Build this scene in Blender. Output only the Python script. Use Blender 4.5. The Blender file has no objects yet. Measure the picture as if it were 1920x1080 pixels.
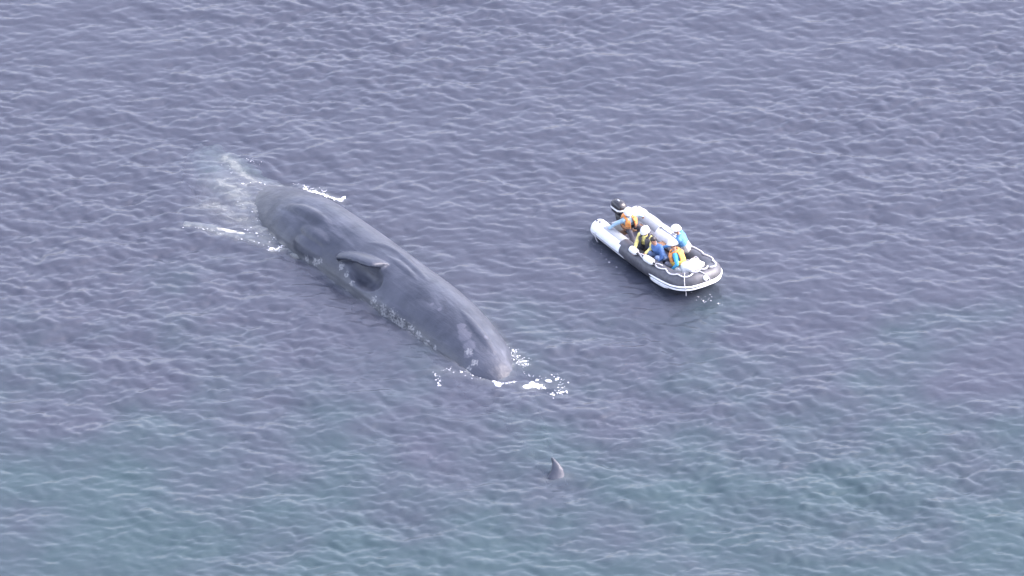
import bpy, bmesh, math, random
import numpy as np
from mathutils import Vector, Matrix
from mathutils.bvhtree import BVHTree
random.seed(7); rng = np.random.default_rng(11)
R = math.radians
scene = bpy.context.scene

# ------------------------------------------------------------------ camera
D, TILT, WID = 200.0, R(32), 30.3            # helicopter telephoto: distance, look-down angle, metres across
CP = Vector((0, -D*math.cos(TILT), D*math.sin(TILT)))
FW = Vector((0, math.cos(TILT), -math.sin(TILT))); RT = Vector((1, 0, 0)); UPV = Vector((0, math.sin(TILT), math.cos(TILT)))
cam = bpy.data.cameras.new('camera'); camo = bpy.data.objects.new('camera', cam)
scene.collection.objects.link(camo); scene.camera = camo
camo.location = CP; camo.rotation_euler = (R(90)-TILT, 0, 0)
cam.sensor_width = 36; cam.lens = 36*D/WID; cam.clip_start = 1; cam.clip_end = 8000

# ------------------------------------------------------------------ sky, sun, exposure (bright overcast)
SUN_EL, SUN_AZ = R(42), R(84)
world = bpy.data.worlds.new('World'); scene.world = world; world.use_nodes = True
wn, wl = world.node_tree.nodes, world.node_tree.links
bg = wn['Background']
sky = wn.new('ShaderNodeTexSky'); sky.sky_type = 'NISHITA'; sky.sun_disc = False
sky.sun_elevation = SUN_EL; sky.sun_rotation = SUN_AZ
sky.air_density = 1.0; sky.dust_density = 3.0; sky.ozone_density = 1.5
hs = wn.new('ShaderNodeHueSaturation'); hs.inputs['Saturation'].default_value = 0.62
tint = wn.new('ShaderNodeMix'); tint.data_type = 'RGBA'; tint.blend_type = 'MULTIPLY'
tint.inputs[0].default_value = 1.0; tint.inputs[7].default_value = (1.045, 0.975, 1.05, 1)
wl.new(sky.outputs[0], hs.inputs['Color']); wl.new(hs.outputs[0], tint.inputs[6]); wl.new(tint.outputs[2], bg.inputs['Color'])
bg.inputs['Strength'].default_value = 0.15
sun = bpy.data.lights.new('sun', 'SUN'); sun.energy = 0.5; sun.angle = R(40); sun.color = (1, 0.985, 0.97)
suno = bpy.data.objects.new('sun', sun); scene.collection.objects.link(suno)
sd = Vector((math.sin(SUN_AZ)*math.cos(SUN_EL), math.cos(SUN_AZ)*math.cos(SUN_EL), math.sin(SUN_EL)))
suno.rotation_euler = sd.to_track_quat('Z', 'Y').to_euler(); suno.location = (0, 0, 60)
vs = scene.view_settings; vs.view_transform = 'Standard'; vs.look = 'None'; vs.gamma = 1; vs.exposure = 2.47
scene.cycles.use_denoising = True
scene.cycles.max_bounces = 8; scene.cycles.transparent_max_bounces = 12

# ------------------------------------------------------------------ helpers
def pix(px, py, z=0.0):
    """point of the place at height z that the photograph shows at that pixel"""
    d = FW + RT*((px-960)/1920*WID/D) + UPV*((540-py)/1920*WID/D)
    return CP + d*((z-CP.z)/d.z)
def ray(px, py):
    d = FW + RT*((px-960)/1920*WID/D) + UPV*((540-py)/1920*WID/D)
    return CP, d.normalized()
def mesh_obj(name, verts, faces, mat=None, parent=None, smooth=True):
    me = bpy.data.meshes.new(name)
    me.from_pydata([tuple(v) for v in verts], [], faces)
    bm = bmesh.new(); bm.from_mesh(me); bmesh.ops.recalc_face_normals(bm, faces=bm.faces); bm.to_mesh(me); bm.free()
    if smooth:
        me.polygons.foreach_set('use_smooth', [True]*len(me.polygons))
    o = bpy.data.objects.new(name, me); scene.collection.objects.link(o)
    if mat: me.materials.append(mat)
    if parent: o.parent = parent
    return o
def tag(o, label, cat, group=None):
    o['label'] = label; o['category'] = cat
    if group: o['group'] = group
    return o
def new_mat(name, col, rough=0.5, var=0.15, scale=30.0, bump=0.0, spec=0.5, metallic=0.0, dirt=0.0):
    m = bpy.data.materials.new(name); m.use_nodes = True
    n, l = m.node_tree.nodes, m.node_tree.links
    b = n['Principled BSDF']; b.inputs['Roughness'].default_value = rough; b.inputs['Metallic'].default_value = metallic
    b.inputs['Specular IOR Level'].default_value = spec
    tc = n.new('ShaderNodeTexCoord')
    nz = n.new('ShaderNodeTexNoise'); nz.inputs['Scale'].default_value = scale; nz.inputs['Detail'].default_value = 4
    l.new(tc.outputs['Object'], nz.inputs['Vector'])
    mr = n.new('ShaderNodeMapRange'); mr.inputs[1].default_value = 0.3; mr.inputs[2].default_value = 0.7
    mr.inputs[3].default_value = 1-var; mr.inputs[4].default_value = 1+var
    l.new(nz.outputs['Fac'], mr.inputs[0])
    mx = n.new('ShaderNodeMix'); mx.data_type = 'RGBA'; mx.blend_type = 'MULTIPLY'; mx.inputs[0].default_value = 1
    mx.inputs[6].default_value = (*col, 1); l.new(mr.outputs[0], mx.inputs[7]); l.new(mx.outputs[2], b.inputs['Base Color'])
    if bump:
        bp = n.new('ShaderNodeBump'); bp.inputs['Strength'].default_value = bump; bp.inputs['Distance'].default_value = 0.02
        l.new(nz.outputs['Fac'], bp.inputs['Height']); l.new(bp.outputs[0], b.inputs['Normal'])
    return m
class MB:
    """collects shapes into one mesh"""
    def __init__(s): s.v = []; s.f = []
    def add(s, v, f):
        o = len(s.v); s.v += [Vector(p) for p in v]; s.f += [tuple(i+o for i in q) for q in f]; return s
    def sweep(s, pts, rad, seg=10, caps=True, flat=1.0):
        pts = [Vector(p) for p in pts]; n = len(pts)
        if not hasattr(rad, '__len__'): rad = [rad]*n
        rings = []; prev = None
        for i in range(n):
            t = (pts[min(i+1, n-1)]-pts[max(i-1, 0)]).normalized()
            up = Vector((0, 0, 1)) if abs(t.z) < .95 else Vector((1, 0, 0))
            if prev is not None and abs(prev.dot(t)) < .95: up = prev
            sx = t.cross(up).normalized(); uy = sx.cross(t).normalized(); prev = uy
            rings.append([pts[i]+(sx*math.cos(2*math.pi*k/seg)+uy*math.sin(2*math.pi*k/seg)*flat)*rad[i] for k in range(seg)])
        v = [p for r in rings for p in r]; f = []
        for i in range(n-1):
            for k in range(seg):
                k2 = (k+1) % seg
                f.append((i*seg+k, i*seg+k2, (i+1)*seg+k2, (i+1)*seg+k))
        if caps:
            f.append(tuple(range(seg))[::-1]); f.append(tuple((n-1)*seg+k for k in range(seg)))
        return s.add(v, f)
    def capsule(s, a, ra, b, rb, seg=10, flat=1.0):
        a, b = Vector(a), Vector(b); t = b-a
        if t.length < 1e-5: t = Vector((0, 0, 1e-4)); b = a+t
        tn = t.normalized(); pts = []; rad = []
        for q in (80, 60, 35, 10): pts.append(a-tn*ra*math.sin(R(q))); rad.append(ra*math.cos(R(q)))
        for q in (10, 35, 60, 80): pts.append(b+tn*rb*math.sin(R(q))); rad.append(rb*math.cos(R(q)))
        return s.sweep(pts, rad, seg, True, flat)
    def ellipsoid(s, c, rx, ry, rz, m=None, seg=16, rings=10):
        c = Vector(c); m = m or Matrix.Identity(3); v = []; f = []
        for i in range(rings+1):
            th = math.pi*(i+.02)/(rings+.04)
            for k in range(seg):
                ph = 2*math.pi*k/seg
                v.append(c+m@Vector((rx*math.sin(th)*math.cos(ph), ry*math.sin(th)*math.sin(ph), rz*math.cos(th))))
        for i in range(rings):
            for k in range(seg):
                k2 = (k+1) % seg; f.append((i*seg+k, (i+1)*seg+k, (i+1)*seg+k2, i*seg+k2))
        f.append(tuple(range(seg))); f.append(tuple(rings*seg+k for k in range(seg))[::-1])
        return s.add(v, f)
    def box(s, c, sx, sy, sz, m=None, bev=0.0):
        bm = bmesh.new(); bmesh.ops.create_cube(bm, size=1)
        bmesh.ops.scale(bm, vec=(sx, sy, sz), verts=bm.verts)
        if bev: bmesh.ops.bevel(bm, geom=bm.edges[:]+bm.verts[:], offset=bev, segments=2, affect='EDGES', profile=.6)
        bm.verts.index_update(); m = m or Matrix.Identity(3)
        v = [Vector(c)+m@q.co for q in bm.verts]; f = [tuple(q.index for q in p.verts) for p in bm.faces]; bm.free()
        return s.add(v, f)
    def build(s, name, mat=None, parent=None, smooth=True): return mesh_obj(name, s.v, s.f, mat, parent, smooth)
def remeshed(mb, voxel, smooth_it=2):
    """union of overlapping closed shapes as one continuous skin -> (verts Nx3, quads)"""
    me = bpy.data.meshes.new('tmp'); me.from_pydata([tuple(v) for v in mb.v], [], mb.f)
    bm = bmesh.new(); bm.from_mesh(me); bmesh.ops.recalc_face_normals(bm, faces=bm.faces); bm.to_mesh(me); bm.free()
    o = bpy.data.objects.new('tmp', me); scene.collection.objects.link(o)
    md = o.modifiers.new('r', 'REMESH'); md.mode = 'VOXEL'; md.voxel_size = voxel
    if smooth_it:
        sm = o.modifiers.new('s', 'SMOOTH'); sm.factor = .5; sm.iterations = smooth_it
    dg = bpy.context.evaluated_depsgraph_get(); ev = o.evaluated_get(dg); m2 = ev.to_mesh()
    V = np.empty(len(m2.vertices)*3); m2.vertices.foreach_get('co', V); V = V.reshape(-1, 3)
    F = [tuple(p.vertices) for p in m2.polygons]
    ev.to_mesh_clear(); bpy.data.objects.remove(o); bpy.data.meshes.remove(me)
    return V, F

# ------------------------------------------------------------------ sea surface (wind-wave spectrum, choppy)
N, L = 864, 46.0
def ocean():
    k1 = np.fft.fftfreq(N, L/N)*2*np.pi
    KX, KY = np.meshgrid(k1, k1, indexing='ij'); K = np.hypot(KX, KY); K[0, 0] = 1e9
    wx, wy = math.sin(R(14)), -math.cos(R(14))
    c = (KX*wx+KY*wy)/K
    c2 = (KX*math.sin(R(-24))-KY*math.cos(R(-24)))/K
    ang = np.abs(c)**3*0.66+np.abs(c2)**3*.30+0.10
    l0 = 0.58
    P = np.exp(-1/(K*l0)**2)/K**3.5*ang*np.exp(-(K*0.013)**2)*(1+2.0*np.exp(-(np.log(K/16)/.5)**2))
    P[0, 0] = 0
    h = (rng.normal(size=(N, N))+1j*rng.normal(size=(N, N)))*np.sqrt(P/2)
    H = np.fft.ifft2(h)
    sx = np.fft.ifft2(1j*KX*h).real; sy = np.fft.ifft2(1j*KY*h).real
    sc = 0.20/np.sqrt((sx**2+sy**2).mean())
    z = H.real*sc
    dx = np.fft.ifft2(-1j*KX/K*h).real*sc; dy = np.fft.ifft2(-1j*KY/K*h).real*sc
    # gusts: the chop is livelier in some patches than in others
    lo = rng.normal(size=(N, N))+1j*rng.normal(size=(N, N)); g = np.fft.ifft2(lo*np.exp(-(K*1.5)**2)/(K**.6)).real; g /= g.std()
    g = 1+.20*np.clip(g, -2, 2)
    return z*g, dx*g, dy*g
zz, dxx, dyy = ocean()
print('sea height rms', zz.std(), 'max', zz.max())
CHOP = 0.55
ax = (np.arange(N)/(N-1)-.5)*L
GX, GY = np.meshgrid(ax, ax, indexing='ij')
edge = np.clip((L/2-np.maximum(np.abs(GX), np.abs(GY)))/4.0, 0, 1); edge = edge*edge*(3-2*edge)
VX, VY, VZ = GX-CHOP*dxx*edge*-1, GY-CHOP*dyy*edge*-1, zz*edge
def sea_z(x, y):
    i = (x/L+.5)*(N-1); j = (y/L+.5)*(N-1); i = min(max(i, 0), N-2); j = min(max(j, 0), N-2)
    a, b = int(i), int(j); fi, fj = i-a, j-b
    return float(VZ[a, b]*(1-fi)*(1-fj)+VZ[a+1, b]*fi*(1-fj)+VZ[a, b+1]*(1-fi)*fj+VZ[a+1, b+1]*fi*fj)

def sea_material():
    m = bpy.data.materials.new('sea_water'); m.use_nodes = True
    n, l = m.node_tree.nodes, m.node_tree.links; n.clear()
    out = n.new('ShaderNodeOutputMaterial')
    tc = n.new('ShaderNodeTexCoord')
    # fine wind ripples
    mp = n.new('ShaderNodeMapping'); mp.inputs['Scale'].default_value = (0.62, 1, 1); mp.inputs['Rotation'].default_value = (0, 0, R(-12))
    l.new(tc.outputs['Object'], mp.inputs[0])
    n1 = n.new('ShaderNodeTexNoise'); n1.inputs['Scale'].default_value = 5.2; n1.inputs['Detail'].default_value = 5; n1.inputs['Roughness'].default_value = .6
    l.new(mp.outputs[0], n1.inputs['Vector'])
    bp = n.new('ShaderNodeBump'); bp.inputs["Strength"].default_value = 1.0; bp.inputs["Distance"].default_value = 0.013
    l.new(n1.outputs['Fac'], bp.inputs['Height'])
    fr = n.new('ShaderNodeFresnel'); fr.inputs['IOR'].default_value = 1.34; l.new(bp.outputs[0], fr.inputs['Normal'])
    gl = n.new('ShaderNodeBsdfGlossy'); gl.inputs['Roughness'].default_value = 0.03; l.new(bp.outputs[0], gl.inputs['Normal'])
    # colour of the water itself: greener and lighter patches drift through it
    n2 = n.new('ShaderNodeTexNoise'); n2.inputs['Scale'].default_value = 0.24; n2.inputs['Detail'].default_value = 5; n2.inputs['Roughness'].default_value = .55
    l.new(tc.outputs['Object'], n2.inputs['Vector'])
    sep = n.new('ShaderNodeSeparateXYZ'); l.new(tc.outputs['Object'], sep.inputs[0])
    gr = n.new('ShaderNodeMapRange'); gr.inputs[1].default_value = 5; gr.inputs[2].default_value = -18; gr.inputs[3].default_value = -.28; gr.inputs[4].default_value = .22
    l.new(sep.outputs['Y'], gr.inputs[0])
    sc_ = n.new('ShaderNodeMath'); sc_.operation = 'MULTIPLY_ADD'; sc_.inputs[1].default_value = .85; sc_.inputs[2].default_value = .075; l.new(n2.outputs['Fac'], sc_.inputs[0])
    ad = n.new('ShaderNodeMath'); ad.operation = 'ADD'; l.new(sc_.outputs[0], ad.inputs[0]); l.new(gr.outputs[0], ad.inputs[1])
    rp = n.new('ShaderNodeMapRange'); rp.interpolation_type = 'SMOOTHSTEP'; rp.inputs[1].default_value = .32; rp.inputs[2].default_value = .72
    l.new(ad.outputs[0], rp.inputs[0])
    mc = n.new('ShaderNodeMix'); mc.data_type = 'RGBA'; l.new(rp.outputs[0], mc.inputs[0])
    mc.inputs[6].default_value = (0.092, 0.104, 0.142, 1); mc.inputs[7].default_value = (0.074, 0.122, 0.138, 1)
    df = n.new('ShaderNodeBsdfDiffuse'); l.new(mc.outputs[2], df.inputs['Color'])
    tr = n.new('ShaderNodeBsdfRefraction'); tr.inputs['IOR'].default_value = 1.33; tr.inputs['Roughness'].default_value = .05; l.new(bp.outputs[0], tr.inputs['Normal']); tr.inputs['Color'].default_value = (.9, .97, .95, 1)
    body = n.new('ShaderNodeMixShader'); body.inputs[0].default_value = 0.55
    l.new(df.outputs[0], body.inputs[1]); l.new(tr.outputs[0], body.inputs[2])
    mix = n.new('ShaderNodeMixShader'); l.new(fr.outputs[0], mix.inputs[0]); l.new(body.outputs[0], mix.inputs[1]); l.new(gl.outputs[0], mix.inputs[2])
    # aerated wash and lacy foam where the water is churned
    wa = n.new('ShaderNodeAttribute'); wa.attribute_name = 'wash'
    n3 = n.new('ShaderNodeTexNoise'); n3.inputs['Scale'].default_value = 3.4; n3.inputs['Detail'].default_value = 7; n3.inputs['Roughness'].default_value = .68; n3.inputs['Distortion'].default_value = .8
    l.new(mp.outputs[0], n3.inputs['Vector'])
    w1 = n.new('ShaderNodeMath'); w1.operation = 'MULTIPLY_ADD'; w1.inputs[1].default_value = .55; l.new(wa.outputs['Fac'], w1.inputs[0]); l.new(n3.outputs['Fac'], w1.inputs[2])
    w2 = n.new('ShaderNodeMapRange'); w2.inputs[1].default_value = .80; w2.inputs[2].default_value = 1.06; w2.inputs[3].default_value = 0; w2.inputs[4].default_value = .62; l.new(w1.outputs[0], w2.inputs[0])
    w3 = n.new('ShaderNodeMath'); w3.operation = 'MULTIPLY_ADD'; w3.inputs[1].default_value = .22; l.new(wa.outputs['Fac'], w3.inputs[0]); l.new(w2.outputs[0], w3.inputs[2]); w3.use_clamp = True
    fo = n.new('ShaderNodeBsdfDiffuse'); fo.inputs['Color'].default_value = (.215, .232, .222, 1)
    mf = n.new('ShaderNodeMixShader'); l.new(w3.outputs[0], mf.inputs[0]); l.new(mix.outputs[0], mf.inputs[1]); l.new(fo.outputs[0], mf.inputs[2])
    l.new(mf.outputs[0], out.inputs['Surface'])
    va = n.new('ShaderNodeVolumeAbsorption'); va.inputs['Color'].default_value = (.42, .56, .53, 1); va.inputs['Density'].default_value = 1.9
    l.new(va.outputs[0], out.inputs['Volume'])
    return m
M_SEA = sea_material()
def build_sea():
    V = np.stack([VX, VY, VZ], -1).reshape(-1, 3)
    i, j = np.meshgrid(np.arange(N-1), np.arange(N-1), indexing='ij'); a = (i*N+j).ravel()
    Q = np.stack([a, a+N, a+N+1, a+1], -1)
    h = L/2; S = [h, 40, 120, 500, 3000]                    # flat rings out to the horizon
    ev = []; ef = []; base = len(V)
    for s in S: ev += [(-s, -s, 0), (s, -s, 0), (s, s, 0), (-s, s, 0)]
    for q in range(len(S)-1):
        for c in range(4):
            c2 = (c+1) % 4; ef.append((base+q*4+c, base+(q+1)*4+c, base+(q+1)*4+c2, base+q*4+c2))
    V = np.vstack([V, np.array(ev)]); Q = np.vstack([Q, np.array(ef)]).astype(np.int32)
    me = bpy.data.meshes.new('sea'); me.vertices.add(len(V)); me.vertices.foreach_set('co', V.ravel().astype(np.float32))
    me.loops.add(Q.size); me.loops.foreach_set('vertex_index', Q.ravel())
    me.polygons.add(len(Q)); me.polygons.foreach_set('loop_start', np.arange(len(Q), dtype=np.int32)*4)
    me.polygons.foreach_set('use_smooth', np.ones(len(Q), bool)); me.update(calc_edges=True)
    me.materials.append(M_SEA)
    o = bpy.data.objects.new('sea', me); scene.collection.objects.link(o); o['kind'] = 'structure'
    return o
sea = build_sea()
M_BED = new_mat('seabed_silt', (0.045, 0.075, 0.085), .9, .3, .2)
bed = mesh_obj('seabed', [(-3000, -3000, -9), (3000, -3000, -9), (3000, 3000, -9), (-3000, 3000, -9)], [(0, 1, 2, 3)], M_BED)
bed['kind'] = 'structure'

# ------------------------------------------------------------------ whale
# stations from snout to tail stock: pixel of the far silhouette edge, radius, height of the axis
ST = [(404, 276, .30, -.85), (420, 286, .80, -1.10), (450, 306, 1.06, -1.26), (485, 332, 1.16, -1.34), (522, 346, 1.24, -1.26),
      (560, 352, 1.29, -.84), (600, 365, 1.31, -.50), (640, 385, 1.31, -.38), (720, 440, 1.31, -.38), (800, 500, 1.29, -.40),
      (860, 545, 1.28, -.42), (912, 596, 1.18, -.44), (952, 650, 1.06, -.54), (978, 702, .98, -.74), (1000, 752, .80, -1.06),
      (1010, 800, .56, -1.30), (1026, 850, .40, -1.35), (1036, 885, .28, -1.2)]
SPX = 1920/WID
def whale_axis():
    U = [Vector((a, b)) for a, b, _, _ in ST]; out = []
    for i, (a, b, r, z) in enumerate(ST):
        t = U[min(i+1, len(U)-1)]-U[max(i-1, 0)]; t.normalize()
        m = Vector((t.y, -t.x))                       # towards upper right of the picture
        c = U[i]-m*r*SPX
        out.append(pix(c.x, c.y, z))
    return out
WC = whale_axis(); WR = [s[2] for s in ST]
def catmull(P, n):
    out = []
    for i in range(len(P)-1):
        p0, p1, p2, p3 = P[max(i-1, 0)], P[i], P[i+1], P[min(i+2, len(P)-1)]
        for k in range(n):
            t = k/n
            out.append(.5*((2*p1)+(p2-p0)*t+(2*p0-5*p1+4*p2-p3)*t*t+(3*p1-p0-3*p2+p3)*t**3))
    return out+[P[-1]]
def build_whale():
    W4 = [np.array((*c, r)) for c, r in zip(WC, WR)]
    S = catmull(W4, 4)
    mb = MB(); mb.sweep([Vector(s[:3]) for s in S], [max(s[3], .05) for s in S], 40)
    tube = BVHTree.FromPolygons(mb.v, mb.f)
    def on(px, py, off=0.0):
        o, d = ray(px, py); h = tube.ray_cast(o, d)
        return h[0]+(h[1] if h[1].dot(d) < 0 else -h[1])*off if h[0] else pix(px, py, 0)
    def near(px, py, k):                              # a point k metres in front of the flank
        o, d = ray(px, py); return on(px, py)-d*k
    out_dir = (near(680, 510, 1)-on(680, 510))
    # flipper: a thick paddle folded back along the flank, its free edge overhanging
    ROOT = catmull([on(640, 475, -.14), on(668, 472, -.14), on(702, 480, -.14), on(732, 495, -.14)], 5); nr = len(ROOT)
    FREE = catmull([near(628, 486, .20), near(660, 489, .42), near(692, 499, .46), near(712, 503, .12)], 5)
    gv = []; gf = []
    for i, p in enumerate(ROOT):
        u = i/(nr-1); fr_ = FREE[i]; upn = Vector((0, 0, 1))
        for (q, up_) in ((0, .10), (.3, .12), (.6, .11), (.88, .08), (1.0, .0), (.90, -.07), (.6, -.08), (.3, -.09), (0, -.10)):
            gv.append(p.lerp(fr_, q)+upn*(up_+.05*math.sin(q*math.pi)+.025*math.sin(u*9)*q))
    for i in range(nr-1):
        for k in range(9): gf.append((i*9+k, i*9+(k+1) % 9, (i+1)*9+(k+1) % 9, (i+1)*9+k))
    gf.append(tuple(range(9))); gf.append(tuple((nr-1)*9+k for k in range(9)))
    mb.add(gv, gf)
    # near side of the box-shaped head, just under the surface
    HD = [(565, 440, -.92, .90), (520, 420, -.96, .98), (475, 398, -.95, .96), (435, 378, -.90, .88), (402, 360, -.80, .68), (384, 350, -.72, .4)]
    mb.sweep([pix(a, b, z) for a, b, z, r in HD], [r for *_, r in HD], 20)
    # narrow lower jaw, awash beside the head
    J = [(572, 486, -.50, .34), (530, 468, -.32, .30), (480, 455, -.22, .24), (430, 442, -.16, .19), (390, 431, -.13, .16), (346, 423, -.14, .10)]
    mb.sweep([pix(a, b, z) for a, b, z, r in J], [r for *_, r in J], 14)
    def ridge(P_, r, sink):
        P_ = catmull([on(x, y, -sink) for x, y in P_], 4); n_ = len(P_)
        mb.sweep(P_, [r*(.35+.65*math.sin(math.pi*(k+.5)/n_)) for k in range(n_)], 12)
    ridge([(662, 452), (690, 455), (718, 460), (745, 474), (775, 500), (800, 524), (830, 560)], .20, .13)   # creases along the back
    ridge([(700, 470), (740, 488), (770, 512), (800, 545)], .16, .11)
    ridge([(846, 560), (880, 600), (915, 645), (940, 690)], .22, .15)
    ridge([(520, 384), (545, 388), (575, 396), (610, 415), (640, 440)], .30, .20)
    ridge([(545, 440), (560, 455), (585, 470), (620, 490)], .42, .30)
    ridge([(560, 420), (590, 440), (625, 465)], .30, .20)
    ridge([(700, 560), (740, 585), (790, 625)], .30, .22)
    # flukes: one blade tip stands out of the water, the other hangs below
    root = WC[-2]; b0, b1, ap = pix(1025, 897, 0), pix(1060, 894, 0), pix(1033, 856, .50)
    for k_, (tip, q0, q1) in enumerate(((ap, b0, b1), (root*2-ap+Vector((0, 0, -.6)), root-(b1-b0)*.6, root+(b1-b0)*.6))):
        pts = []; rad = []; mid = (q0+q1)/2; wv = (q1-q0).normalized(); hw = (q1-q0).length/2
        gv2 = []; gf2 = []; nn = (tip-mid).cross(wv).normalized()
        rows = [(-1, 1.1, .18), (-.5, 1.15, .15), (0, 1.0, .10), (.35, .72, .08), (.7, .38, .06), (.92, .16, .045), (1.0, .05, .03)]
        for (t_, w_, th) in rows:
            if k_ and -.9 < t_ < 0: t_ = -.05
            c_ = mid+(tip-mid)*t_ if t_ > -.9 else (mid+(mid-tip)*.5).lerp(root, .85) if not k_ else root-(tip-mid)*.1
            c_ = c_+wv*(.10*math.sin(max(t_, 0)*math.pi))
            for q in range(12):
                an_ = 2*math.pi*q/12; gv2.append(c_+wv*hw*w_*math.cos(an_)+nn*th*math.sin(an_))
        for i in range(len(rows)-1):
            for q in range(12): gf2.append((i*12+q, i*12+(q+1) % 12, (i+1)*12+(q+1) % 12, (i+1)*12+q))
        gf2.append(tuple(range(12))); gf2.append(tuple((len(rows)-1)*12+q for q in range(12)))
        mb.add(gv2, gf2)
    V, F = remeshed(mb, .04, 3)
    # hollow of the flank behind and below the flipper
    H0 = np.array(on(690, 521)); axd = np.array((WC[9]-WC[7]).normalized()); cen = np.array(WC[8])+axd*((H0-np.array(WC[8]))@axd)
    inw = cen-H0; inw /= np.linalg.norm(inw); third = np.cross(axd, inw)
    q = V-H0; da, dt, dn = q@axd, q@third, q@inw
    w = np.clip(1-((da+.10)/.74)**2-(dt/.42)**2, 0, 1)**1.25*(dn > -.08)*(dn < .9)
    V = V+inw*(.27*w)[:, None]
    return V, F
WV, WF = build_whale()
whale_bvh = BVHTree.FromPolygons([Vector(v) for v in WV], WF)
def whale_hit(px, py):
    o, d = ray(px, py); h = whale_bvh.ray_cast(o, d); return h[0]
def whale_object():
    V = WV.copy()
    me = bpy.data.meshes.new('body'); base = pix(700, 500, 0); base = Vector((base.x, base.y, 0))
    # long soft skin folds along the flank (real relief)
    me.from_pydata([tuple(v-np.array(base)) for v in V], [], WF)
    me.polygons.foreach_set('use_smooth', [True]*len(WF))
    def blob(pts, r):
        a = np.zeros(len(V))
        for px, py, s in pts:
            h = whale_hit(px, py)
            if h is None: continue
            d = np.linalg.norm(V-np.array(h), axis=1)/(r*s)
            a = np.maximum(a, np.clip(1.25-d, 0, 1))
        return a
    pale = blob([(865, 612, .7), (872, 630, 1), (880, 648, 1), (878, 664, .7), (868, 622, .8), (912, 632, .4), (824, 580, .35), (810, 570, .3)], .28)
    spots = blob([(575, 484, .8), (592, 492, .8), (640, 500, .7), (650, 515, .6), (700, 566, 1), (718, 580, 1.1), (735, 592, 1.2), (752, 608, 1.2), (770, 618, 1.1),
                  (785, 632, 1), (800, 645, .8), (815, 653, .6), (720, 590, 1), (745, 604, 1), (880, 660, .8), (890, 680, .7), (600, 490, .6), (660, 530, .6), (880, 690, .6)], .36)
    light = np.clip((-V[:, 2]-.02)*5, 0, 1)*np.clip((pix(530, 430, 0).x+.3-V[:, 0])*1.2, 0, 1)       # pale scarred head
    jawd = np.full(len(V), 9.0)
    for a, b, z in ((540, 470, -.3), (500, 460, -.25), (460, 449, -.2), (430, 442, -.2), (400, 434, -.17), (370, 428, -.17), (352, 425, -.2)):
        jawd = np.minimum(jawd, np.linalg.norm(V-np.array(pix(a, b, z)), axis=1))
    jaw = np.clip(1.6-jawd/.28, 0, 1)
    belly = np.clip((.35-V[:, 2])*2.2, 0, 1)*np.clip(1-(V[:, 0]-pix(800, 600, 0).x)*.6, 0, 1)
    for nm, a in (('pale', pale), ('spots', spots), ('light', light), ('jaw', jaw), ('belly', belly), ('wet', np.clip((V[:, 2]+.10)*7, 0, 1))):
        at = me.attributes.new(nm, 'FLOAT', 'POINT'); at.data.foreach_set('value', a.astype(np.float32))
    m = bpy.data.materials.new('wet_whale_skin'); m.use_nodes = True
    n, l = m.node_tree.nodes, m.node_tree.links; b = n['Principled BSDF']
    b.inputs['Roughness'].default_value = .34; b.inputs['Specular IOR Level'].default_value = .55
    tc = n.new('ShaderNodeTexCoord')
    def noise(s, det=4, rg=.6, vec=None):
        q = n.new('ShaderNodeTexNoise'); q.inputs['Scale'].default_value = s; q.inputs['Detail'].default_value = det; q.inputs['Roughness'].default_value = rg
        l.new(vec or tc.outputs['Object'], q.inputs['Vector']); return q.outputs['Fac']
    def attr(nm):
        q = n.new('ShaderNodeAttribute'); q.attribute_name = nm; return q.outputs['Fac']
    def ramp(f, a, c, lo=0, hi=1):
        q = n.new('ShaderNodeMapRange'); q.inputs[1].default_value = a; q.inputs[2].default_value = c; q.inputs[3].default_value = lo; q.inputs[4].default_value = hi
        l.new(f, q.inputs[0]); return q.outputs[0]
    def math_(op, x, y):
        q = n.new('ShaderNodeMath'); q.operation = op
        for i_, s_ in enumerate((x, y)):
            if isinstance(s_, (int, float)): q.inputs[i_].default_value = s_
            else: l.new(s_, q.inputs[i_])
        return q.outputs[0]
    def mixc(f, a, c):
        q = n.new('ShaderNodeMix'); q.data_type = 'RGBA'; l.new(f, q.inputs[0])
        for i_, s_ in ((6, a), (7, c)):
            if isinstance(s_, tuple): q.inputs[i_].default_value = (*s_, 1)
            else: l.new(s_, q.inputs[i_])
        return q.outputs[2]
    # stretched along the body
    al = n.new('ShaderNodeMapping'); al.vector_type = 'TEXTURE'; ax_ = (WC[10]-WC[6]).normalized()
    al.inputs['Rotation'].default_value = (0, 0, math.atan2(ax_.y, ax_.x)); al.inputs['Scale'].default_value = (4.5, 1, 1); l.new(tc.outputs['Object'], al.inputs[0])
    streak = noise(2.2, 5, .6, al.outputs[0])
    c = mixc(ramp(noise(1.1, 5), .35, .7), (.018, .023, .036), (.044, .051, .071))
    c = mixc(ramp(streak, .56, .72, 0, .45), c, (.098, .108, .138))
    c = mixc(math_('MULTIPLY', attr('belly'), ramp(noise(1.6, 5), .3, .7, .15, .7)), c, (.105, .112, .112))
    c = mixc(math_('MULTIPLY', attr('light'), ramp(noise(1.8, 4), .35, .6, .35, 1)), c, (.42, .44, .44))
    c = mixc(ramp(math_('ADD', attr('pale'), math_('MULTIPLY', noise(7, 5), .9)), .92, 1.12, 0, .45), c, (.10, .105, .135))
    c = mixc(ramp(math_('ADD', math_('MULTIPLY', attr('spots'), .62), noise(15, 3, .6)), 1.02, 1.14, 0, .6), c, (.25, .26, .27))
    c = mixc(attr('jaw'), c, (.42, .42, .37))
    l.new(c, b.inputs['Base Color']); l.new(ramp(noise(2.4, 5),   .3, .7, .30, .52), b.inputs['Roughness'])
    l.new(ramp(attr('wet'), 0, 1, 0, .46), b.inputs['Specular IOR Level'])     # no gloss below the water, where skin and water match
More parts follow.
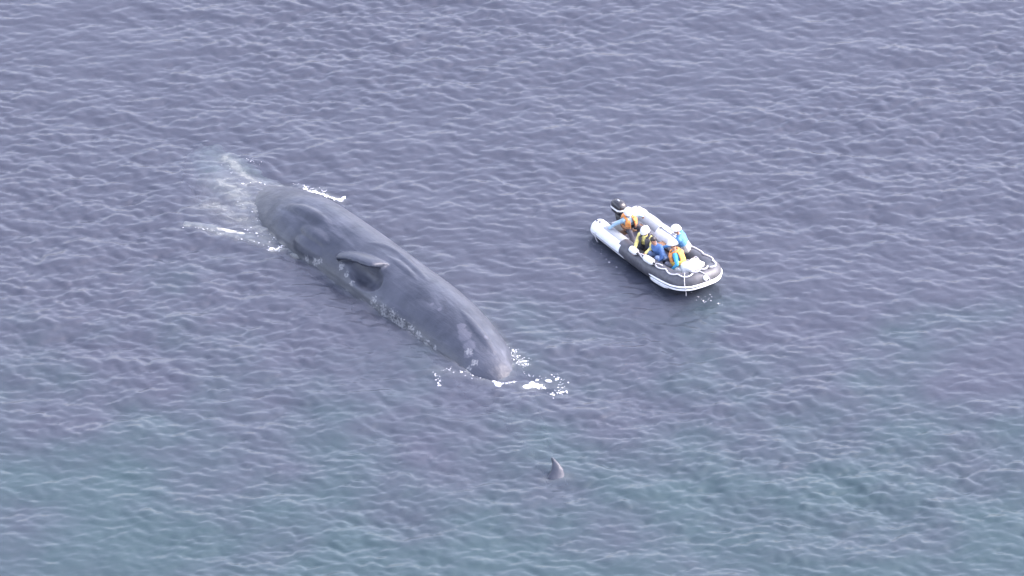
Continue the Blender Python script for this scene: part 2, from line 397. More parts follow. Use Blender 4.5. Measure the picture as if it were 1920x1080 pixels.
    b1 = n.new('ShaderNodeBump'); b1.inputs['Strength'].default_value = .25; b1.inputs['Distance'].default_value = .14; l.new(streak, b1.inputs['Height'])
    b2 = n.new('ShaderNodeBump'); b2.inputs['Strength'].default_value = .25; b2.inputs['Distance'].default_value = .05
    l.new(noise(3.5, 5), b2.inputs['Height']); l.new(b1.outputs[0], b2.inputs['Normal']); l.new(b2.outputs[0], b.inputs['Normal'])
    me.materials.append(m); me.name = 'sperm_whale'
    o = bpy.data.objects.new('sperm_whale', me); scene.collection.objects.link(o); o.location = base
    tag(o, 'dark grey sperm whale rolled at the surface, near flipper showing, head and tail awash', 'whale')
    return o
whale = whale_object()
def sea_wash():
    n_ = N*N; a = np.zeros(len(sea.data.vertices), np.float32); X, Y, Z = VX.ravel(), VY.ravel(), VZ.ravel()
    def along(pts, r, k):
        P_ = [pix(*p) for p in pts]
        for p, q in zip(P_[:-1], P_[1:]):
            ab = np.array((q.x-p.x, q.y-p.y)); t = np.clip(((X-p.x)*ab[0]+(Y-p.y)*ab[1])/max(ab@ab, 1e-6), 0, 1)
            d = np.hypot(X-p.x-t*ab[0], Y-p.y-t*ab[1]); a[:n_] = np.maximum(a[:n_], k*np.clip(1.2-d/r, 0, 1))
    along([(346, 424), (400, 434), (440, 446), (490, 458), (536, 464)], .20, .64)
    along([(510, 468), (540, 466), (556, 480)], .25, .85)
    along([(420, 345), (470, 385), (520, 420)], .9, .66); along([(400, 385), (470, 420), (530, 445)], .8, .62)
    along([(422, 296), (450, 320), (488, 350)], .34, .75)
    along([(570, 356), (605, 364), (640, 376)], .2, .75); along([(985, 724), (1012, 722)], .3, .8); along([(925, 718), (965, 717)], .2, .5); along([(1030, 710), (1055, 725)], .3, .45)
    along([(955, 660), (985, 685)], .3, .7); along([(820, 695), (880, 702), (925, 716)], .3, .42); along([(1020, 898), (1066, 896)], .2, .5)
    c = np.array([(p.x, p.y) for p in WC[3:15]]); dm = np.full(n_, 9.0)
    for p in c: dm = np.minimum(dm, np.hypot(X-p[0], Y-p[1]))
    for i in np.nonzero(dm < 1.75)[0]:
        hit = whale_bvh.find_nearest(Vector((X[i], Y[i], Z[i])), .16)
        if hit[0] is not None: a[i] = max(a[i], .62*(1-hit[3]/.16))
    at = sea.data.attributes.new('wash', 'FLOAT', 'POINT'); at.data.foreach_set('value', a)
sea_wash()

# ------------------------------------------------------------------ inflatable boat
BO = Vector((3.3786, 2.9515, 0.0)); BA = math.atan2(-3.8287, 2.5649)
boat = bpy.data.objects.new('inflatable_boat', None); scene.collection.objects.link(boat)
boat.location = BO; boat.rotation_euler = (0, 0, BA); boat.empty_display_size = .3
tag(boat, 'inflatable rescue boat, white stern tubes and black bow, carrying five people', 'boat')
BM = Matrix.Translation(BO) @ Matrix.Rotation(BA, 4, 'Z')
def bw(p): return BM @ Vector(p)
def bl(px, py, z): return BM.inverted() @ pix(px, py, z)
M_WHITE = new_mat('white_hypalon', (.68, .70, .71), .45, .07, 5)
M_LGREY = new_mat('light_grey_patch', (.24, .26, .28), .6, .08, 12)
M_DARK = new_mat('charcoal_hypalon', (.058, .060, .070), .42, .3, 7)
M_BLACK = new_mat('black_rubber', (.018, .018, .021), .45, .2, 20)
M_ROPE = new_mat('white_rope', (.50, .50, .52), .7, .1, 60)
M_FLOOR = new_mat('grey_floorboard', (.20, .19, .23), .65, .2, 14, .2)
M_WOOD = new_mat('brown_wood', (.20, .11, .06), .55, .3, 8)
M_COWL = new_mat('black_gelcoat', (.02, .021, .026), .2, .15, 10)
M_STEEL = new_mat('dull_steel', (.42, .43, .46), .35, .1, 30, metallic=.9)
TR = .275
def tube_path(s):
    """centre line of the buoyancy tube; s runs starboard stern -> bow -> port stern, 0..1"""
    return None
half = [(-.57, .665, .31), (-.48, .665, .31), (-.28, .668, .31), (0, .67, .31), (.7, .675, .31), (1.4, .68, .31), (2.1, .675, .32), (2.7, .665, .36), (3.2, .66, .42), (3.62, .61, .48), (3.86, .43, .52), (3.93, .14, .54)]
half = [Vector(p) for p in half]
CL = catmull([Vector((p.x, -p.y, p.z)) for p in half]+[Vector((p.x, p.y, p.z)) for p in reversed(half)], 6)
def frames(path):
    out = []
    for i, p in enumerate(path):
        t = (path[min(i+1, len(path)-1)]-path[max(i-1, 0)]).normalized()
        outw = t.cross(Vector((0, 0, 1))).normalized()        # to the right of travel = outboard on starboard going forward
        up = outw.cross(t).normalized()
        out.append((p, t, outw, up))
    return out
FR = frames(CL)
def trad(i):
    p = CL[i]; x = p.x
    return TR*(min(1, .45+1.9*max(0, x+.57)**.6))
SEG = 24
def tube_grid():
    v = []; f = []
    for i, (p, t, o, u) in enumerate(FR):
        r = trad(i)
        for k in range(SEG):
            a = 2*math.pi*k/SEG; v.append(p+o*math.cos(a)*r+u*math.sin(a)*r)
    n = len(FR)
    for i in range(n-1):
        for k in range(SEG): f.append((i*SEG+k, i*SEG+(k+1) % SEG, (i+1)*SEG+(k+1) % SEG, (i+1)*SEG+k))
    f.append(tuple(range(SEG))); f.append(tuple((n-1)*SEG+k for k in range(SEG)))
    return v, f
tv, tf = tube_grid()
def tube_part(name, mat, keep):
    fs = [q for q in tf if keep(sum((tv[i] for i in q), Vector())/len(q), q)]
    idx = sorted({i for q in fs for i in q}); mp = {a: b for b, a in enumerate(idx)}
    return mesh_obj(name, [tv[i] for i in idx], [tuple(mp[i] for i in q) for q in fs], mat, boat)
def bx_at(c): return 1.10 + (.22 if c.z < .24 else 0) - (.12 if c.z > .48 else 0)
tube_part('stern_tube', M_WHITE, lambda c, q: c.x < bx_at(c) and c.y < 0)
tube_part('stern_tube', M_WHITE, lambda c, q: c.x < bx_at(c)+.75 and c.y > 0)
bt = tube_part('bow_tube', M_DARK, lambda c, q: not ((c.x < bx_at(c) and c.y < 0) or (c.x < bx_at(c)+.75 and c.y > 0)))
bt['label'] = 'charcoal bow half of the buoyancy tube'
def arc_band(name, x0, x1, a0, a1, side, mat, off=.006, parent=boat):
    v = []; f = []; cols = 8; ids = [i for i, fr in enumerate(FR) if x0 <= fr[0].x <= x1 and (fr[0].y > 0) == (side > 0)]
    for i in ids:
        p, t, o, u = FR[i]; r = trad(i)+off
        for k in range(cols+1):
            a = R(a0+(a1-a0)*k/cols); v.append(p+o*math.cos(a)*r+u*math.sin(a)*r)
    for i in range(len(ids)-1):
        for k in range(cols): b = i*(cols+1)+k; f.append((b, b+1, b+cols+2, b+cols+1))
    return mesh_obj(name, v, f, mat, parent)
arc_band('wear_patch', -.02, 1.0, 62, 140, -1, M_LGREY); arc_band('wear_patch', .0, .95, 95, 150, 1, M_LGREY)
def strake(name, ang, i0, i1, r, mat, flat=1.0, off=0.0):
    pts = []
    for i in range(i0, i1+1):
        p, t, o, u = FR[i]; q = trad(i)+off; pts.append(p+o*math.cos(R(ang))*q+u*math.sin(R(ang))*q)
    rad = [r*min(1, .35+.35*min(k, len(pts)-1-k)) for k in range(len(pts))]
    return MB().sweep(pts, rad, 8, True, flat).build(name, mat, boat)
nF = len(FR); iS = next(i for i in range(nF) if FR[i][0].x > 2.55)
strake('rubbing_strake', -4, iS, nF-1-iS+4, .032, M_WHITE); strake('rubbing_strake', -26, iS, nF-1-iS+2, .034, M_WHITE)
strake('spray_strake', -58, iS-1, iS+9, .045, M_WHITE, off=.015)
i14 = next(i for i in range(nF) if FR[i][0].x > 2.2)
strake('rubbing_strake', -12, 10, i14-9, .02, M_LGREY)
# grab line looped along the tubes and over the bow
def grab_line(i0, i1, ang, nl, r=.016):
    pts = []
    for i in range(i0, i1+1):
        p, t, o, u = FR[i]; s = (i-i0)/(i1-i0)*nl; sag = abs(math.sin(math.pi*s)); a = R(ang-16*sag); q = trad(i)+.02
        pts.append(p+o*math.cos(a)*q+u*math.sin(a)*q)
    MB().sweep(pts, r, 7).build('grab_line', M_ROPE, boat)
    for k in range(nl+1):
        i = i0+round((i1-i0)*k/nl); p, t, o, u = FR[i]; a = R(ang); q = trad(i)
        m = Matrix((o*math.sin(a)-u*math.cos(a), t, o*math.cos(a)+u*math.sin(a))).transposed()
        MB().box(p+(o*math.cos(a)+u*math.sin(a))*(q+.008), .09, .11, .03, m, .01).build('rope_anchor', M_DARK if p.x > 1.1 else M_WHITE, boat)
grab_line(iS-8, nF//2-6, 78, 4, .022); grab_line(nF//2-6, nF//2+6, 100, 2, .024)
grab_line(nF//2+6, nF-1-iS+10, 84, 4, .024)
grab_line(nF-1-iS+10, nF-14, 70, 3, .016)
# ropes hanging over the bow and the near stern
def rope(pts, r=.016): MB().sweep(catmull([Vector(p) for p in pts], 5), r, 7).build('rope', M_ROPE, boat)
def tube_pt(i, ang, off=.02):
    p, t, o, u = FR[i]; q = trad(i)+off; return p+o*math.cos(R(ang))*q+u*math.sin(R(ang))*q
ib = nF//2-10
rope([tube_pt(ib, a, .03) for a in (95, 70, 40, 10, -20, -50)]+[tube_pt(ib, -60, .05)-Vector((0, 0, .10))], .011)
rope([tube_pt(nF//2-3, 100, .03), tube_pt(nF//2-1, 70, .03), tube_pt(nF//2+1, 40, .03), tube_pt(nF//2+2, 10, .03)], .014)
rope([tube_pt(15, 10), tube_pt(15, -20, .03), tube_pt(15, -45, .05)-Vector((0, 0, .03)), tube_pt(15, -60, .06)-Vector((0, 0, .08))], .014)
# bow ring patch, valves, transom, floor, seats
def disc(i, ang, r, mat, name, thick=.02):
    p, t, o, u = FR[i]; d = o*math.cos(R(ang))+u*math.sin(R(ang)); c = p+d*(trad(i)+.004)
    return MB().sweep([c-d*.01, c+d*thick*.7, c+d*thick], [r, r, r*.8], 14).build(name, mat, boat)
dp = disc(nF//2, 30, .085, M_WHITE, 'bow_ring_patch', .03)
p, t, o, u = FR[nF//2]; d = o*math.cos(R(30))+u*math.sin(R(30)); c = p+d*(TR+.04)
MB().sweep([c+(t*math.cos(a)+d*math.sin(a))*.05 for a in [k*2*math.pi/16 for k in range(17)]], .011, 6).build('bow_ring', M_STEEL, dp)
for i, a in ((9, 75), (12, 80)): disc(i, a, .035, M_LGREY if a == 0 else M_DARK, 'valve')
disc(nF-11, 80, .035, M_DARK, 'valve')
tr_ = MB().box((0.0, 0, .36), .05, .94, .52, None, .012).build('transom', M_LGREY, boat)
MB().box((-.045, 0, .52), .03, .34, .2, None, .006).build('motor_pad', M_BLACK, tr_)
nb = 6
for k in range(nb):
    x0 = .04+k*.52; wd = .86 if k < 5 else .70
    MB().box((x0+.255, 0, .10), .505, wd, .03, None, .006).build('floorboard', M_FLOOR, boat)
def thwart(x, z=.40):
    MB().box((x, 0, z), .24, .93, .035, None, .012).build('thwart', M_WOOD, boat)
thwart(.36, .40); thwart(1.50, .37)
# outboard
ob = bpy.data.objects.new('outboard_motor', None); scene.collection.objects.link(ob); ob.parent = boat; ob.location = (-.16, 0, 0); ob.empty_display_size = .1
def loft(secs, seg=20, sq=3.2):
    v = []; f = []
    for (cx, z, a, b) in secs:
        for k in range(seg):
            th = 2*math.pi*k/seg; cs, sn = math.cos(th), math.sin(th)
            v.append((cx+a*math.copysign(abs(cs)**(2/sq), cs), b*math.copysign(abs(sn)**(2/sq), sn), z))
    n = len(secs)
    for i in range(n-1):
        for k in range(seg): f.append((i*seg+k, i*seg+(k+1) % seg, (i+1)*seg+(k+1) % seg, (i+1)*seg+k))
    f.append(tuple(range(seg))); f.append(tuple((n-1)*seg+k for k in range(seg)))
    return v, f
cv, cf = loft([(-.17, .66, .19, .13), (-.17, .70, .24, .165), (-.17, .84, .26, .18), (-.175, .96, .245, .17), (-.185, 1.03, .19, .135), (-.19, 1.055, .10, .07)])
cow = MB().add(cv, cf).build('cowling', M_COWL, ob)
sv, sf = loft([(-.17, .815, .263, .183), (-.17, .845, .266, .186), (-.17, .875, .262, .183)])
cow_s = MB().add(sv, sf[:-2]).build('stripe', M_WHITE, ob)
lv, lf = loft([(-.15, -.45, .06, .03), (-.15, .05, .07, .045), (-.13, .4, .10, .07), (-.15, .66, .16, .11)])
MB().add(lv, lf).build('drive_leg', M_BLACK, ob)
MB().box((-.24, 0, -.12), .34, .2, .015, None, .005).build('cavitation_plate', M_BLACK, ob)
MB().capsule((-.36, 0, -.34), .05, (.0, 0, -.34), .06).build('gearcase', M_BLACK, ob)
for k in range(3):
    a = k*2*math.pi/3; m = Matrix.Rotation(a, 3, 'X') @ Matrix.Rotation(.5, 3, 'Z')
    MB().ellipsoid(Vector((-.40, 0, -.34))+Matrix.Rotation(a, 3, 'X') @ Vector((0, 0, .08)), .012, .05, .075, m).build('propeller_blade', M_STEEL, ob)
MB().sweep([(.03, .05, .72), (.3, .05, .76), (.52, .04, .78)], [.022, .02, .024], 8).build('tiller', M_BLACK, ob)
MB().box((.10, 0, .56), .10, .2, .14, None, .02).build('clamp_bracket', M_STEEL, ob)
MB().box((-.19, 0, 1.06), .10, .05, .025, None, .008).build('carry_handle', M_LGREY, ob)

# ------------------------------------------------------------------ things lying in the boat
def fender(i0, i1, ang, label):
    a, b = tube_pt(i0, ang, .10), tube_pt(i1, ang, .10); d = (b-a).normalized(); ln = (b-a).length
    e = bpy.data.objects.new('fender', None); scene.collection.objects.link(e); e.parent = None; e.empty_display_size = .1
    org = bw((a+b)/2); e.location = org; e.rotation_euler = (0, 0, BA); mid = (a+b)/2
    pts = [a-mid+d*ln*q for q in (0, .03, .12, .25, .5, .75, .88, .97, 1)]
    MB().sweep(pts, [.03, .06, .095, .105, .105, .105, .095, .06, .03], 16).build('fender_body', M_WHITE, e)
    for q, s in ((a, -1), (b, 1)):
        MB().sweep([q-mid, q-mid+d*.05*s, q-mid+d*.09*s], [.035, .03, .02], 10).build('end_eye', M_BLACK, e)
    MB().sweep(catmull([b-mid+d*.08, b-mid+d*.16+Vector((0, .05, .03)), b-mid+d*.3+Vector((0, .12, .0))], 5), .014, 6).build('lanyard', M_ROPE, e)
    tag(e, label, 'fender', 'white fenders on the boat')
    return e
ix = lambda x: next(i for i in range(nF) if FR[i][0].x > x)
fender(ix(1.42), ix(1.80), 62, 'white fender on the near tube, the one closer to the stern')
fender(ix(2.18), ix(2.62), 66, 'white fender on the near tube, the one closer to the bow')
def bag(name, c, s, mat, label, rot=0, seed=0, strap=True):
    rr = np.random.default_rng(seed); mb = MB(); mb.ellipsoid((0, 0, s[2]/2), s[0]/2, s[1]/2, s[2]/2, None, 28, 18)
    for k, v in enumerate(mb.v):
        q = Vector(((v.x/(s[0]/2)), v.y/(s[1]/2), (v.z-s[2]/2)/(s[2]/2)))
        m = max(abs(q.x), abs(q.y), abs(q.z)); q = q.lerp(q/max(m, .01)*.93, .62)
        w = 1+.05*math.sin(q.x*5+seed)*math.cos(q.y*6)+.04*math.sin(q.z*7+q.x*3)
        mb.v[k] = Vector((q.x*s[0]/2*w, q.y*s[1]/2*w, s[2]/2+q.z*s[2]/2*w))
    e = bpy.data.objects.new(name, None); scene.collection.objects.link(e); e.location = bw(c); e.rotation_euler = (0, 0, BA+rot); e.empty_display_size = .1
    mb.build('bag_body', mat, e)
    if strap:
        for sy in (-1, 1):
            MB().sweep([(s[0]*.28*math.cos(a), sy*s[1]*.2, s[2]*.86+s[2]*.3*math.sin(a)) for a in [math.pi*k/10 for k in range(11)]], .014, 6).build('handle', M_ROPE, e)
    MB().sweep([(s[0]*.44*q, 0, s[2]*(1.0-.12*q*q)) for q in (-1, -.6, -.2, .2, .6, 1)], .016, 6).build('closure', M_LGREY, e)
    tag(e, label, 'bag'); return e
M_CANVAS = new_mat('white_canvas', (.58, .59, .58), .8, .12, 7, .4)
M_NAVY = new_mat('dark_nylon', (.03, .033, .05), .6, .2, 20, .3)
bag('equipment_bag', (3.38, .10, .13), (.56, .74, .66), M_CANVAS, 'large white canvas bag stowed in the bow', .1, 2)
bag('rope_bag', (3.14, -.22, .12), (.30, .26, .48), M_CANVAS, 'small white bag between the sitting crew and the large bow bag', .5, 5, False)
bag('dark_bag', (2.95, .36, .12), (.48, .30, .26), M_NAVY, 'dark bag on the floor along the far side of the bow', .1, 9)

def rope_coil(c, label):
    e = bpy.data.objects.new('rope_coil', None); scene.collection.objects.link(e); e.location = bw(c); e.rotation_euler = (0, 0, BA); e.empty_display_size = .1
    pts = [(math.cos(a)*(.15+.012*math.sin(a*2.3)), math.sin(a)*(.12+.01*math.cos(a*1.7)), .018+.0022*k+.006*math.sin(a*3)) for k, a in enumerate([i*.42 for i in range(75)])]
    MB().sweep(pts, .014, 6).build('coil', M_ROPE, e)
    MB().sweep(catmull([Vector(pts[-1]), Vector((.2, .12, .14)), Vector((.3, .02, .06)), Vector((.34, -.1, .02))], 5), .014, 6).build('rope_end', M_ROPE, e)
    tag(e, label, 'rope')
rope_coil((1.12, .22, .118), 'coil of white rope on the floor between the motor and the second thwart')
def paddle(a, b, label):
    a, b = Vector(a), Vector(b); e = bpy.data.objects.new('paddle', None); scene.collection.objects.link(e); e.location = bw(a); e.rotation_euler = (0, 0, BA); e.empty_display_size = .1
    d = (b-a); n_ = d.normalized(); sd2 = n_.cross(Vector((0, 0, 1))).normalized()
    MB().sweep([Vector(), d*.72], .016, 8).build('shaft', M_STEEL, e)
    MB().sweep([d*.70, d*.75, d*.80, d*.90, d*.97, d], [.02, .05, .075, .085, .07, .03], 12, True, .22).build('blade', M_BLACK, e)
    MB().sweep([sd2*-.06, sd2*.06], .018, 8).build('grip', M_BLACK, e)
    tag(e, label, 'paddle')
paddle((1.0, .62, .595), (2.12, .66, .605), 'paddle with steel shaft and black blade lying on the far white tube')

# ------------------------------------------------------------------ people
M_SKIN = new_mat('skin', (.34, .19, .13), .5, .08, 20)
M_HAIR = new_mat('black_hair', (.018, .015, .015), .5, .3, 60)
M_HELM = new_mat('white_helmet', (.66, .66, .66), .3, .03, 6)
M_BOOT = new_mat('black_boots', (.025, .025, .028), .5, .2, 20)
M_STRAP = new_mat('black_webbing', (.025, .025, .03), .7, .2, 40)
def cloth(name, col): return new_mat(name, col, .8, .22, 14, .5)
def ik(a, b, l1, l2, pole):
    d = b-a; L_ = min(d.length, (l1+l2)*.995); dn = d.normalized(); b = a+dn*L_
    x = (l1*l1-l2*l2+L_*L_)/(2*L_); h = math.sqrt(max(l1*l1-x*x, 0))
    pp = pole-dn*pole.dot(dn); pp = pp.normalized() if pp.length > 1e-4 else Vector((0, 0, 1))
    return a+dn*x+pp*h, b
def basis(fwd, up):
    up = up.normalized(); f = (fwd-up*fwd.dot(up)).normalized(); lft = up.cross(f)
    return f, lft, up
def person(label, pelvis, head, face, hands, feet, mats, vest=None, helmet=True, hip_face=None, grip=(1, 1), knee_pole=None, vest_tone=None, hood=False):
    """all joints in boat coordinates; face = direction the head looks; hands = (left, right); feet = (left, right)"""
    P, H = Vector(pelvis), Vector(head); fd = Vector(face).normalized()
    spine = (H-P); sl = spine.length; up = spine/sl
    hf = Vector(hip_face).normalized() if hip_face else Vector((fd.x, fd.y, 0)).normalized()
    tf_, tl, tu = basis(hf, up)
    chest = P+tu*(sl*.56); neck = P+tu*(sl*.72); waist = P+tu*(sl*.26)
    caps = []                                    # a, ra, b, rb, material slot
    J, T, S, B, E_, HR, LP = 0, 1, 2, 3, 4, 5, 6
    for s in (-1, 1):
        caps.append((P+tl*.07*s, .115, waist+tl*.05*s, .112, J if mats.get('long') else T))
        caps.append((waist+tl*.05*s, .112, chest+tl*.075*s, .125, J))
    sh = [neck+tl*.185*s-tu*.055 for s in (1, -1)]
    caps.append((sh[0], .066, sh[1], .066, J)); caps.append((chest+tf_*.02, .13, neck-tu*.06, .10, J))
    caps.append((neck-tu*.03, .058, H-tu*.07, .052, S))
    out_hands = []
    for k, s in enumerate((1, -1)):
        hnd = Vector(hands[k]); pole = tl*s*.7-tu*.5-tf_*.35
        el, wr = ik(sh[k], hnd, .29, .255, pole)
        caps.append((sh[k], .066, el, .050, J)); caps.append((el, .050, wr, .036, J)); caps.append((el.lerp(wr, .8), .04, wr, .04, J))
        ad = (wr-el).normalized(); side = ad.cross(Vector((0, 0, 1)))
        side = side.normalized() if side.length > .05 else tl
        pn = side.cross(ad).normalized()
        if pn.z > 0: pn = -pn                    # palm faces down
        g = grip[k]; HN = S
        palm = wr+ad*.075
        caps.append((wr, .028, palm-side*.018, .022, HN)); caps.append((wr, .028, palm+side*.018, .022, HN))
        for q, (off, ln) in enumerate(((-.033, .068), (-.011, .078), (.011, .074), (.033, .058))):
            r0 = palm+side*off; k1 = r0+(ad*(1-.35*g)+pn*.6*g).normalized()*ln*.5; k2 = k1+(ad*(1-.9*g)+pn*g).normalized()*ln*.5
            caps.append((r0, .0125, k1, .0115, HN)); caps.append((k1, .0115, k2, .0105, HN))
        tb = wr+ad*.03-side*.026*s*(1 if True else 0); t1 = tb+(ad*.6-side*s*.75+pn*.2).normalized()*.04; t2 = t1+(ad*.85-side*s*.1+pn*.45*g).normalized()*.032
        caps.append((tb, .015, t1, .0135, HN)); caps.append((t1, .0135, t2, .011, HN))
        out_hands.append((wr, ad))
    hip = [P+tl*.095*s-tu*.02 for s in (1, -1)]
    for k, s in enumerate((1, -1)):
        ft = Vector(feet[k]); pole = Vector(knee_pole) if knee_pole else Vector((0, 0, 1))+hf*.35+tl*s*.25
        kn, an = ik(hip[k], ft+Vector((0, 0, .08)), .43, .41, pole)
        caps.append((hip[k], .098, kn, .068, T)); caps.append((kn, .068, an, .046, T))
        fdir = (hf+tl*s*.25); fdir.z = 0; fdir.normalize()
        caps.append((an-fdir*.03-Vector((0, 0, .02)), .05, an-Vector((0, 0, .03))+fdir*.06, .05, B)); caps.append((an-Vector((0, 0, .035))+fdir*.04, .048, an-Vector((0, 0, .045))+fdir*.17, .036, B))
    # head
    hu = (up*.5+Vector((0, 0, .5))); f, lf_, hu = basis(fd, hu-fd*hu.dot(fd)*.8); hm = Matrix((f, lf_, hu)).transposed()
    mb = MB()
    caps.append((H+f*.005+hu*.03, .085, H+f*.012-hu*.02, .078, S)); caps.append((H+f*.03-hu*.055, .055, H+f*.055-hu*.085, .034, S))
    caps.append((H-f*.03+hu*.03, .082, H-f*.02-hu*.01, .075, HR))
    if not helmet: caps.append((H-f*.012+hu*.055, .092, H-f*.03+hu*.03, .094, HR)); caps.append((H+f*.045+hu*.075, .045, H+f*.02+hu*.09, .05, HR))
    caps.append((H+f*.088-hu*.002, .012, H+f*.104-hu*.032, .015, S))
    caps.append((H+f*.07-hu*.072+lf_*.018, .013, H+f*.07-hu*.072-lf_*.018, .013, LP))
    for s in (1, -1):
        caps.append((H+lf_*.084*s+hu*.015, .016, H+lf_*.086*s-hu*.02, .013, S))
        caps.append((H+f*.078+lf_*.033*s+hu*.008, .014, H+f*.079+lf_*.036*s+hu*.008, .014, E_))
    caps = [(a, ra*1.14, b, rb*1.14, mt) if mt in (J, T, B) else (a, ra, b, rb, mt) for a, ra, b, rb, mt in caps]
    for a, ra, b, rb, _ in caps: mb.capsule(a, ra, b, rb, 12)
    V, F = remeshed(mb, .0095, 2)
    C = np.array([np.mean(V[list(q)], axis=0) for q in F]); best = np.full(len(C), 9e9); slot = np.zeros(len(C), int)
    for a, ra, b, rb, mt in caps:
        a_, b_ = np.array(a), np.array(b); ab = b_-a_; t = np.clip(((C-a_)@ab)/max(ab@ab, 1e-9), 0, 1)
        dist = np.linalg.norm(C-(a_+t[:, None]*ab), axis=1)-(ra+(rb-ra)*t)
        w = dist < best; best[w] = dist[w]; slot[w] = mt
    # cloth folds: low relief where cloth lies
    base = Vector((P.x, P.y, P.z-.12))
    me = bpy.data.meshes.new('person'); me.from_pydata([tuple(v-np.array(base)) for v in V], [], F)
    for k in ('jacket', 'trousers'): me.materials.append(mats[k])
    for q in (M_SKIN if not mats.get('glove') else M_SKIN, mats.get('boots', M_BOOT), M_HAIR, M_HAIR, mats.get('lip', M_SKIN)): me.materials.append(q)
    me.polygons.foreach_set('material_index', slot.astype(np.int32)); me.polygons.foreach_set('use_smooth', [True]*len(F))
    o = bpy.data.objects.new('person', me); scene.collection.objects.link(o)
    o.location = bw(base); o.rotation_euler = (0, 0, BA)
    tag(o, label, 'person', 'crew in the inflatable boat')
    loc = lambda v: Vector(v)-base
    if helmet:
        v = []; fc = []; sg, rn = 24, 9
        for i in range(rn+1):
            th = R(98)*i/rn
            for k in range(sg):
                ph = 2*math.pi*k/sg; drop = .014*math.cos(ph)*(i/rn)
                rx, ry, rz = .156, .138, .140
                if i == rn: rx += .012+.028*max(0, math.cos(ph)); ry += .010
                v.append(loc(H+hu*.038)+hm@Vector((rx*math.sin(th)*math.cos(ph), ry*math.sin(th)*math.sin(ph), rz*math.cos(th)+drop)))
        for i in range(rn):
            for k in range(sg): fc.append((i*sg+k, (i+1)*sg+k, (i+1)*sg+(k+1) % sg, i*sg+(k+1) % sg))
        hmesh = mesh_obj('helmet', v, fc, M_HELM, o)
        sd_ = hmesh.modifiers.new('s', 'SOLIDIFY'); sd_.thickness = .010; sd_.offset = -1
        MB().sweep([loc(H+hu*.038)+hm@Vector((.158*math.sin(R(q)), 0, .142*math.cos(R(q)))) for q in range(-70, 71, 14)], .010, 6).build('crest', M_HELM, hmesh)
        MB().sweep([loc(H)+hm@Vector(q) for q in ((.02, .108, .03), (.04, .095, -.04), (.065, .045, -.115), (.07, 0, -.125), (.065, -.045, -.115), (.04, -.095, -.04), (.02, -.108, .03))], .007, 6).build('chin_strap', M_STRAP, hmesh)
    if vest:
        top, low = vest; gw = 34
        v = []; fc = []; nu, nv = 44, 12; lv = []
        for i in range(nu+1):
            a = R(gw/2+(360-gw)*i/nu)
            for j in range(nv+1):
                q = j/nv; zc = P.lerp(neck, .16+.82*q); e1 = .195*(1-.22*max(0, q-.75)*4*.25); e2 = .225-(.035*q)
                if q > .85: e1 *= 1-(q-.85)*1.6; e2 *= 1-(q-.85)*1.6
                puff = 1+.05*math.sin(q*math.pi*3)**2
                v.append(loc(zc+tf_*math.cos(a)*e1*puff+tl*math.sin(a)*e2*puff)); lv.append(q)
        for i in range(nu):
            a = R(gw/2+(360-gw)*(i+.5)/nu)
            for j in range(nv):
                q = (j+.5)/nv
                if abs(abs(math.sin(a))-1) < .12 and q > .52: continue       # arm holes
                b = i*(nv+1)+j; fc.append((b, b+nv+1, b+nv+2, b+1))
        vo = mesh_obj('life_jacket', v, fc, top, o); vo.data.materials.append(low)
        cut = .5 if low is not top else -1
        for pl in vo.data.polygons:
            pl.material_index = 1 if np.mean([lv[i] for i in pl.vertices]) < cut else 0
        sm = vo.modifiers.new('s', 'SOLIDIFY'); sm.thickness = .045; sm.offset = .6
        MB().sweep([loc(P.lerp(neck, .34)+tf_*math.cos(R(a))*.24+tl*math.sin(R(a))*.268) for a in range(0, 361, 15)], .014, 6).build('belt', M_STRAP, vo)
        MB().sweep([loc(neck+tu*.02+tf_*math.cos(R(a))*.105-tf_*.01+tl*math.sin(R(a))*.12-tu*.05*max(0, math.cos(R(a)))) for a in range(25, 336, 15)], .042, 10).build('collar', top, vo)
    return o

ORANGE = cloth('orange_nylon', (0.6, 0.24, 0.07)); YELLOW = cloth('yellow_nylon', (0.6, 0.44, 0.09)); CYAN = cloth('cyan_jacket', (0.045, 0.26, 0.42)); BLUE = cloth('blue_jacket', (0.055, 0.12, 0.28))
LBLUE = cloth('pale_blue_shirt', (0.27, 0.4, 0.5)); DENIM = cloth('light_denim', (0.16, 0.23, 0.38)); GREY = cloth('grey_trousers', (0.16, 0.165, 0.2)); DGREY = cloth('dark_trousers', (0.04, 0.04, 0.055))
LYEL = cloth('pale_yellow_oilskin', (0.58, 0.52, 0.18)); MIDB = cloth('mid_blue_jacket', (0.08, 0.22, 0.42)); BROWN = cloth('brown_orange_nylon', (0.36, 0.17, 0.08)); OFFW = cloth('off_white_trousers', (0.32, 0.32, 0.32)); CHAR = cloth('charcoal_top', (0.05, 0.05, 0.06))

